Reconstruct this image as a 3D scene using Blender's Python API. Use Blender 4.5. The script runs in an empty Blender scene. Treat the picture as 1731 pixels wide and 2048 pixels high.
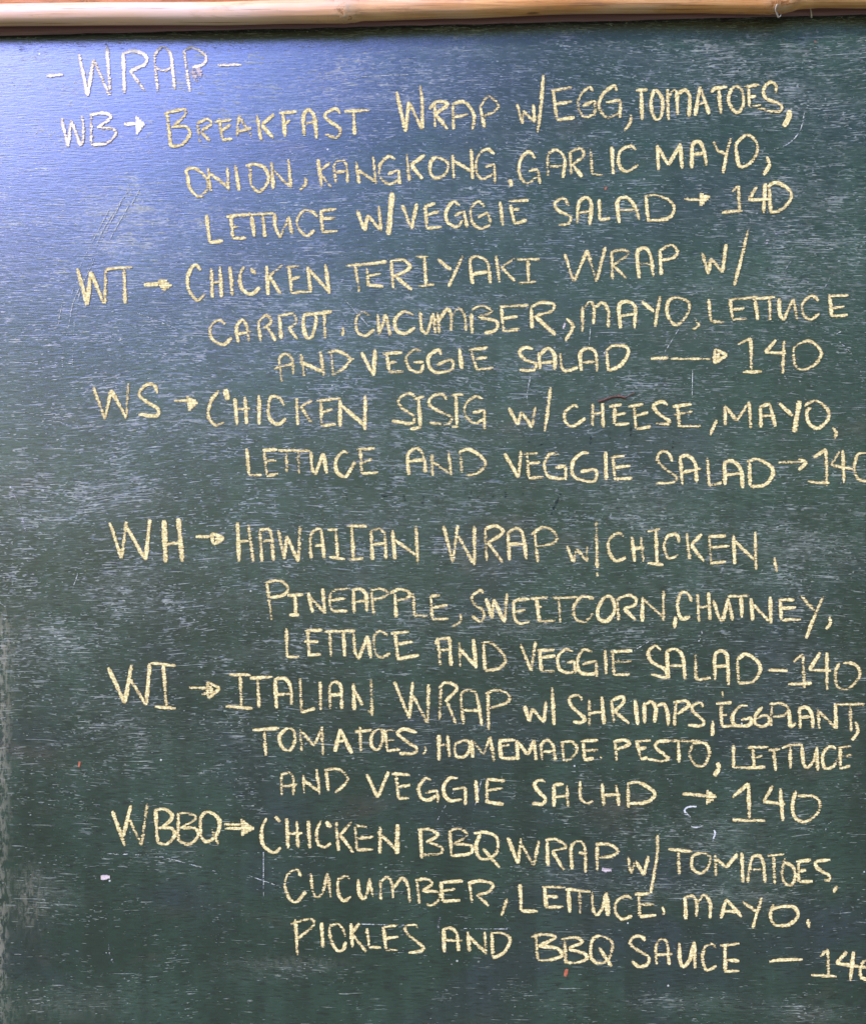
import bpy, math, random, re
from mathutils import Vector

scene = bpy.context.scene
C = scene.collection

# ------------------------------------------------------------------ camera
S = 0.0006                      # metres of board per photograph pixel
D = 1.30                        # camera distance from the board face
cam_d = bpy.data.cameras.new('Camera')
cam = bpy.data.objects.new('Camera', cam_d)
C.objects.link(cam)
cam.location = (0.0, -D, 0.0)
cam.rotation_euler = (math.radians(90), 0, 0)
cam_d.sensor_fit = 'VERTICAL'
cam_d.sensor_height = 24.0
cam_d.lens = 24.0 * D / (2048 * S)
cam_d.clip_start = 0.01
cam_d.clip_end = 500
scene.camera = cam

# ------------------------------------------------------------------ light
SUN = Vector((-0.72, -0.53, 0.45)).normalized()      # towards the sun: behind the camera on the left
sun_d = bpy.data.lights.new('Sun', 'SUN')
sun_d.energy = 4.7
sun_d.angle = math.radians(6)
sun_d.color = (1.0, 0.91, 0.74)
sun = bpy.data.objects.new('Sun', sun_d)
C.objects.link(sun)
sun.rotation_euler = SUN.to_track_quat('Z', 'Y').to_euler()

world = bpy.data.worlds.new('World')
scene.world = world
world.use_nodes = True
wn, wl = world.node_tree.nodes, world.node_tree.links
wn.clear()
sky = wn.new('ShaderNodeTexSky')
sky.sky_type = 'NISHITA'
sky.sun_disc = False
sky.sun_elevation = math.asin(SUN.z)
sky.sun_rotation = math.atan2(SUN.x, SUN.y)
sky.air_density = 1.0
sky.dust_density = 1.0
sky.ozone_density = 1.0
tc = wn.new('ShaderNodeTexCoord')
# violet-blue glow added to the sky, high left behind camera, to imitate lens flare
dot = wn.new('ShaderNodeVectorMath'); dot.operation = 'DOT_PRODUCT'
wl.new(tc.outputs['Generated'], dot.inputs[0])
dot.inputs[1].default_value = Vector((-0.34, -0.74, 0.58)).normalized()
ramp = wn.new('ShaderNodeValToRGB')
ramp.color_ramp.interpolation = 'EASE'
ramp.color_ramp.elements[0].position = 0.918
ramp.color_ramp.elements[0].color = (0.95, 1.10, 0.80, 1)
ramp.color_ramp.elements[1].position = 1.0
ramp.color_ramp.elements[1].color = (14.5, 14.5, 31.0, 1)
wl.new(dot.outputs['Value'], ramp.inputs[0])
mul = wn.new('ShaderNodeMix'); mul.data_type = 'RGBA'; mul.blend_type = 'MULTIPLY'
mul.inputs[0].default_value = 1.0
wl.new(sky.outputs[0], mul.inputs[6]); wl.new(ramp.outputs[0], mul.inputs[7])
bg = wn.new('ShaderNodeBackground'); bg.inputs[1].default_value = 0.10
# sunlit sandy ground and foliage below the horizon
sep = wn.new('ShaderNodeSeparateXYZ'); wl.new(tc.outputs['Generated'], sep.inputs[0])
hz = wn.new('ShaderNodeMapRange'); hz.inputs[1].default_value = -0.06; hz.inputs[2].default_value = 0.05
wl.new(sep.outputs[2], hz.inputs[0])
gm = wn.new('ShaderNodeMix'); gm.data_type = 'RGBA'
wl.new(hz.outputs[0], gm.inputs[0]); gm.inputs[6].default_value = (2.1, 2.2, 1.75, 1)
wl.new(mul.outputs[2], gm.inputs[7]); wl.new(gm.outputs[2], bg.inputs[0])
wo = wn.new('ShaderNodeOutputWorld')
wl.new(bg.outputs[0], wo.inputs[0])

vs = scene.view_settings
vs.view_transform = 'Standard'
vs.look = 'None'
vs.exposure = 0.0
vs.gamma = 1.0
vs.use_curve_mapping = False

# ------------------------------------------------------------------ helpers
rng = random.Random(7)

def at(px, py, Y=0.0):
    k = (D + Y) / D
    return Vector(((px - 865.5) * S * k, Y, (1024 - py) * S * k))

def thing(name, label, cat, loc=(0, 0, 0), group=None):
    o = bpy.data.objects.new(name, None); C.objects.link(o)
    o.location = loc
    o['label'] = label; o['category'] = cat
    if group: o['group'] = group
    return o

def link(name, me, mat, parent=None, label=None):
    o = bpy.data.objects.new(name, me); C.objects.link(o)
    if mat: me.materials.append(mat)
    if parent: o.parent = parent
    if label: o['label'] = label
    return o

def catmull(pts, n=10):
    if len(pts) < 3: return pts
    closed = (Vector(pts[0]) - Vector(pts[-1])).length < 1e-4
    out = []
    m = len(pts)
    for i in range(m - 1):
        p1, p2 = Vector(pts[i]), Vector(pts[i + 1])
        if closed:
            p0 = Vector(pts[(i - 1) % (m - 1)]); p3 = Vector(pts[(i + 2) % (m - 1)])
        else:
            p0 = Vector(pts[i - 1]) if i > 0 else p1 * 2 - p2
            p3 = Vector(pts[i + 2]) if i + 2 < m else p2 * 2 - p1
        # centripetal-ish: clamp tangents to the segment length
        L = (p2 - p1).length
        m1 = (p2 - p0) * 0.5; m2 = (p3 - p1) * 0.5
        if m1.length > L: m1 = m1.normalized() * L
        if m2.length > L: m2 = m2.normalized() * L
        for k in range(n):
            t = k / n
            h = (2*t**3-3*t**2+1)*p1 + (t**3-2*t**2+t)*m1 + (-2*t**3+3*t**2)*p2 + (t**3-t**2)*m2
            out.append(h)
    out.append(Vector(pts[-1]))
    return out

def resample(pts, step):
    pts = [Vector(p) for p in pts]
    out = [pts[0]]
    acc = 0.0
    for a, b in zip(pts, pts[1:]):
        L = (b - a).length
        if L < 1e-6: continue
        d = step - acc
        while d < L:
            out.append(a.lerp(b, d / L)); d += step
        acc = L - (d - step)
    if (out[-1] - pts[-1]).length > step * 0.3 or len(out) < 2: out.append(pts[-1])
    return out

def split_corners(pts, ang=48):
    runs, cur = [], [pts[0]]
    for i in range(1, len(pts) - 1):
        cur.append(pts[i])
        a = Vector(pts[i]) - Vector(pts[i-1]); b = Vector(pts[i+1]) - Vector(pts[i])
        if a.length > 0 and b.length > 0 and a.angle(b) > math.radians(ang):
            runs.append(cur); cur = [pts[i]]
    cur.append(pts[-1]); runs.append(cur)
    return runs

class Ribbons:
    """chalk deposits: low domed ribbons lying on the board face"""
    def __init__(s):
        s.v, s.f, s.edge, s.press = [], [], [], []
        s.k = 0
    def add(s, pts, wv, wh, press=1.0, lift=0.00012, jit=0.5, fade=0.0, dirp=True):
        """pts in photograph pixels; wv / wh = width of upright / level strokes in pixels"""
        pts = resample(pts, 3.0)
        n = len(pts)
        if n < 2: return
        ph = rng.uniform(0, 50); a1 = rng.uniform(0.06, 0.13)
        z0 = lift + 0.000006 * (s.k % 24); s.k += 1
        base = len(s.v)
        for i, p in enumerate(pts):
            t = (pts[min(i+1, n-1)] - pts[max(i-1, 0)])
            t = t.normalized() if t.length > 0 else Vector((1, 0))
            nrm = Vector((-t.y, t.x))
            up = abs(t.y)
            w = wh + (wv - wh) * up
            w *= 1 + a1 * math.sin(ph + i * 0.35) + rng.uniform(-0.07, 0.07)
            u = i / (n - 1)
            e = min(i, n - 1 - i) * 3.0
            w *= min(1.0, 0.72 + 0.28 * e / 6.0)
            pr = press * ((1.05 - 0.04 * up) if dirp else 1.0)
            pr *= 1 + 0.10 * math.sin(ph * 1.7 + i * 0.11)
            pr *= 1 - fade * u
            if e < 5: pr *= 0.93
            q = p + nrm * rng.uniform(-jit, jit) * 0.5
            for c in (-1, 0, 1):
                r = q + nrm * (c * w * 0.5 + rng.uniform(-0.3, 0.3) * abs(c))
                v = at(r.x, r.y)
                v.y = -(z0 + (0.00007 if c == 0 else 0.0))
                s.v.append(v); s.edge.append(abs(c)); s.press.append(pr)
        for i in range(n - 1):
            for c in (0, 1):
                a = base + i * 3 + c
                s.f.append((a, a + 1, a + 4, a + 3))
    def mesh(s, name):
        me = bpy.data.meshes.new(name)
        c = sum(s.v, Vector()) / len(s.v); c.y = 0
        me.from_pydata([v - c for v in s.v], [], s.f)
        for nm, arr in (('edge', s.edge), ('press', s.press)):
            at_ = me.attributes.new(nm, 'FLOAT', 'POINT'); at_.data.foreach_set('value', arr)
        # every face must look out of the board
        me.update()
        flip = [p.index for p in me.polygons if p.normal.y > 0]
        for i in flip: me.polygons[i].flip()
        me.polygons.foreach_set('use_smooth', [True] * len(me.polygons))
        me.update()
        return me, c

class NT:
    """tiny node-tree writer"""
    def __init__(s, name):
        s.m = bpy.data.materials.new(name); s.m.use_nodes = True
        s.n, s.l = s.m.node_tree.nodes, s.m.node_tree.links
        s.n.clear()
        s.out = s.n.new('ShaderNodeOutputMaterial')
    def node(s, t, **kw):
        o = s.n.new(t)
        for k, v in kw.items(): setattr(o, k, v)
        return o
    def put(s, sock, val):
        if hasattr(val, 'is_output') or hasattr(val, 'links'): s.l.new(val, sock)
        else: sock.default_value = val
    def coords(s, scale, src=None, rot=(0, 0, 0), loc=(0, 0, 0), kind='Object'):
        if src is None:
            src = s.node('ShaderNodeTexCoord').outputs[kind]
        mp = s.node('ShaderNodeMapping')
        s.l.new(src, mp.inputs[0])
        mp.inputs['Scale'].default_value = scale; mp.inputs['Rotation'].default_value = rot
        mp.inputs['Location'].default_value = loc
        return mp.outputs[0]
    def noise(s, vec, scale=1.0, detail=3.0, rough=0.55, dist=0.0):
        o = s.node('ShaderNodeTexNoise')
        s.l.new(vec, o.inputs['Vector'])
        o.inputs['Scale'].default_value = scale; o.inputs['Detail'].default_value = detail
        o.inputs['Roughness'].default_value = rough; o.inputs['Distortion'].default_value = dist
        return o.outputs[0]
    def math(s, op, a, b=0.0, c=0.0, clamp=False):
        o = s.node('ShaderNodeMath', operation=op); o.use_clamp = clamp
        s.put(o.inputs[0], a); s.put(o.inputs[1], b); s.put(o.inputs[2], c)
        return o.outputs[0]
    def smooth(s, v, lo, hi, a=0.0, b=1.0):
        o = s.node('ShaderNodeMapRange', interpolation_type='SMOOTHSTEP')
        s.put(o.inputs[0], v); s.put(o.inputs[1], lo); s.put(o.inputs[2], hi)
        s.put(o.inputs[3], a); s.put(o.inputs[4], b)
        return o.outputs[0]
    def mix(s, f, a, b, mode='MIX'):
        o = s.node('ShaderNodeMix', data_type='RGBA', blend_type=mode)
        s.put(o.inputs[0], f); s.put(o.inputs[6], a); s.put(o.inputs[7], b)
        return o.outputs[2]
    def attr(s, nm):
        return s.node('ShaderNodeAttribute', attribute_name=nm).outputs['Fac']
    def bump(s, h, strength, dist, normal=None):
        o = s.node('ShaderNodeBump')
        o.inputs['Strength'].default_value = strength; o.inputs['Distance'].default_value = dist
        s.l.new(h, o.inputs['Height'])
        if normal is not None: s.l.new(normal, o.inputs['Normal'])
        return o.outputs[0]
    def bsdf(s, col, rough, normal=None, spec=0.5, alpha=None):
        o = s.node('ShaderNodeBsdfPrincipled')
        s.put(o.inputs['Base Color'], col); s.put(o.inputs['Roughness'], rough)
        o.inputs['Specular IOR Level'].default_value = spec
        if normal is not None: s.l.new(normal, o.inputs['Normal'])
        if alpha is not None: s.l.new(alpha, o.inputs['Alpha'])
        s.l.new(o.outputs[0], s.out.inputs[0])
        return o

# ------------------------------------------------------------------ materials
def board_material():
    t = NT('blackboard paint')
    pos = t.node('ShaderNodeTexCoord').outputs['Object']
    dust = t.attr('dust'); worn = t.attr('worn')
    # a slow warp so that the brush strokes are not ruled lines
    wp = t.node('ShaderNodeTexNoise'); t.l.new(t.coords((2.4, 1, 2.4), pos), wp.inputs['Vector'])
    wp.inputs['Scale'].default_value = 1.0; wp.inputs['Detail'].default_value = 2
    wv_ = t.node('ShaderNodeVectorMath', operation='MULTIPLY_ADD')
    t.l.new(wp.outputs['Color'], wv_.inputs[0]); wv_.inputs[1].default_value = (0.05, 0, 0.062); t.l.new(pos, wv_.inputs[2])
    q = wv_.outputs[0]
    def nz(sx, sz, rot=0.0, loc=(0, 0, 0), detail=3, rough=0.55):
        return t.noise(t.coords((sx, 1, sz), q, rot=(0, math.radians(rot), 0), loc=loc), 1, detail, rough)
    # brushed grain of the paint: nearly level ridges of two sizes
    g1 = nz(30, 420, 1.0, detail=4, rough=0.6)
    g2 = nz(85, 800, -1.5, (3, 0, 5), 3, 0.6)
    grain = t.math('ADD', t.math('MULTIPLY', g1, 0.5), t.math('MULTIPLY', g2, 0.5))
    cl = t.noise(t.coords((5, 1, 9), pos), 1, 7, 0.62, 0.4)
    base = t.mix(t.smooth(cl, 0.34, 0.66), (0.010, 0.030, 0.019, 1), (0.023, 0.053, 0.036, 1))
    hue = t.noise(t.coords((3.4, 1, 5), pos, loc=(11, 0, 3)), 1, 5, 0.6, 0.3)
    base = t.mix(t.smooth(hue, 0.50, 0.64, 0.0, 0.75), base, (0.020, 0.033, 0.040, 1))
    brn = t.noise(t.coords((7, 1, 12), pos, loc=(1, 0, 13)), 1, 6, 0.65, 0.3)
    base = t.mix(t.smooth(brn, 0.56, 0.72, 0.0, 0.7), base, (0.050, 0.048, 0.036, 1))
    band = t.noise(t.coords((24, 1, 2.2), pos, loc=(5, 0, 2)), 1, 4, 0.6)
    base = t.mix(t.smooth(band, 0.58, 0.40, 0.0, 0.45), base, (0.006, 0.016, 0.011, 1))
    # chalk film left by the wiping cloth, thin on the grooves
    film = t.noise(t.coords((6, 1, 24), pos, loc=(7, 0, 1), rot=(0, math.radians(5), 0)), 1, 9, 0.68, 0.4)
    vert = t.noise(t.coords((50, 1, 6), pos, loc=(1, 0, 9)), 1, 4, 0.6)
    fa = t.math('MULTIPLY', t.smooth(film, 0.34, 0.70), t.smooth(vert, 0.30, 0.66, 0.5, 1.0))
    fa = t.math('MULTIPLY', fa, t.math('ADD', t.math('MULTIPLY', dust, 0.085), 0.01), clamp=True)
    fa = t.math('MULTIPLY', fa, t.smooth(grain, 0.40, 0.58, 0.35, 1.25), clamp=True)
    # crossing sweeps of a dusty cloth
    sw = t.math('MAXIMUM', t.smooth(t.noise(t.coords((4, 1, 46), q, rot=(0, math.radians(27), 0), loc=(2, 0, 2)), 1, 4, 0.6), 0.50, 0.72),
                t.smooth(t.noise(t.coords((5, 1, 60), q, rot=(0, math.radians(-19), 0), loc=(6, 0, 1)), 1, 4, 0.6), 0.52, 0.74))
    fa = t.math('ADD', fa, t.math('MULTIPLY', sw, t.math('ADD', t.math('MULTIPLY', dust, 0.06), 0.015)), clamp=True)
    # thin pale grain everywhere
    lg = t.math('MULTIPLY', t.smooth(nz(75, 780, 0.6, (4, 0, 9), 2, 0.6), 0.50, 0.66), t.math('ADD', t.math('MULTIPLY', t.math('MINIMUM', dust, 0.75), 0.15), 0.05))
    fa = t.math('ADD', fa, lg, clamp=True)
    base = t.mix(fa, base, (0.36, 0.40, 0.33, 1))
    # dark grooves
    gv = t.smooth(nz(55, 700, 0.0, (8, 0, 1), 2, 0.6), 0.50, 0.37)
    base = t.mix(t.math('MULTIPLY', gv, 0.88), base, (0.007, 0.014, 0.013, 1))
    # chalk dust caught on the ridges: short level dashes in drifts
    ph = t.noise(t.coords((15, 1, 30), pos, loc=(2, 0, 4)), 1, 6, 0.65)
    dens = t.math('ADD', t.math('MULTIPLY', t.math('SUBTRACT', ph, 0.5), 0.40), t.math('MULTIPLY', t.math('MINIMUM', dust, 1.0), 0.06))
    def dashes(sx, sz, rot, loc, thr, soft):
        return t.smooth(t.math('ADD', nz(sx, sz, rot, loc, 1, 0.5), dens), thr, thr + soft)
    d1 = dashes(45, 620, 0.5, (0, 0, 0), 0.690, 0.07)
    d2 = dashes(95, 780, -2.5, (9, 0, 2), 0.690, 0.07)
    d3 = dashes(20, 640, 2.5, (5, 0, 7), 0.705, 0.06)
    d4 = dashes(170, 420, -6.0, (1, 0, 3), 0.715, 0.05)
    d = t.math('MAXIMUM', t.math('MAXIMUM', d1, d2), t.math('MAXIMUM', d3, d4))
    dv = t.smooth(t.noise(t.coords((210, 1, 300), pos), 1, 2, 0.5), 0.32, 0.68, 0.12, 0.52)
    base = t.mix(t.math('MULTIPLY', d, dv), base, (0.42, 0.46, 0.36, 1))
    # worn, rubbed edge showing grey-olive wood
    wn_ = t.noise(t.coords((190, 1, 70), pos), 1, 6, 0.7)
    wv = t.math('MULTIPLY', worn, t.smooth(wn_, 0.44, 0.58), clamp=True)
    base = t.mix(wv, base, (0.17, 0.17, 0.125, 1))
    # chalk crumbs and spatter
    vo = t.node('ShaderNodeTexVoronoi'); vo.inputs['Scale'].default_value = 1.0
    t.l.new(t.coords((34, 1, 34), pos), vo.inputs['Vector'])
    sepc = t.node('ShaderNodeSeparateColor'); t.l.new(vo.outputs['Color'], sepc.inputs[0])
    rad = t.math('MULTIPLY', t.math('POWER', sepc.outputs[1], 3.0), 0.05)
    dot_ = t.smooth(vo.outputs['Distance'], t.math('MULTIPLY', rad, 0.6), rad, 1.0, 0.0)
    dot_ = t.math('MULTIPLY', dot_, t.math('GREATER_THAN', sepc.outputs[0], 0.55))
    base = t.mix(t.math('MULTIPLY', dot_, 0.75), base, (0.66, 0.68, 0.62, 1))
    rough = t.math('ADD', 0.21, t.math('MULTIPLY', t.math('ADD', d, fa), 0.45), clamp=True)
    h = t.math('ADD', grain, t.math('MULTIPLY', d, 0.2))
    nrm = t.bump(h, 0.30, 0.0010)
    b = t.bsdf(base, rough, nrm, 1.0)
    b.inputs['IOR'].default_value = 1.7
    return t.m

def chalk_material(name, lo, hi, thr=0.396, spread=0.22, dark=(0.42, 0.31, 0.14, 1)):
    t = NT(name)
    pos = t.node('ShaderNodeTexCoord').outputs['Object']
    edge = t.attr('edge'); press = t.attr('press')
    n1 = t.noise(t.coords((90, 1, 600), pos, rot=(0, math.radians(-2), 0)), 1, 3, 0.6)
    n2 = t.noise(t.coords((360, 1, 520), pos), 1, 3, 0.6)
    n3 = t.noise(t.coords((45, 1, 150), pos, loc=(2, 0, 8)), 1, 2, 0.5)
    n = t.math('ADD', t.math('MULTIPLY', n1, 0.58), t.math('MULTIPLY', n2, 0.42))
    n = t.math('ADD', n, t.math('MULTIPLY', t.math('SUBTRACT', n3, 0.5), 0.16))
    e3 = t.math('POWER', edge, 2.2)
    th = t.math('ADD', thr, t.math('MULTIPLY', e3, spread))
    th = t.math('SUBTRACT', th, t.math('MULTIPLY', t.math('SUBTRACT', press, 1.0), 0.42))
    a = t.smooth(n, th, t.math('ADD', th, 0.065))
    cn = t.noise(t.coords((260, 1, 420), pos, loc=(4, 0, 4)), 1, 3, 0.6)
    col = t.mix(t.smooth(cn, 0.36, 0.64), lo, hi)
    thin = t.smooth(n, t.math('ADD', th, 0.03), t.math('ADD', th, 0.15), 0.9, 0.0)
    col = t.mix(thin, col, dark)
    nrm = t.bump(n, 0.4, 0.0008)
    t.bsdf(col, 0.95, nrm, 0.1, a)
    return t.m

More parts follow.
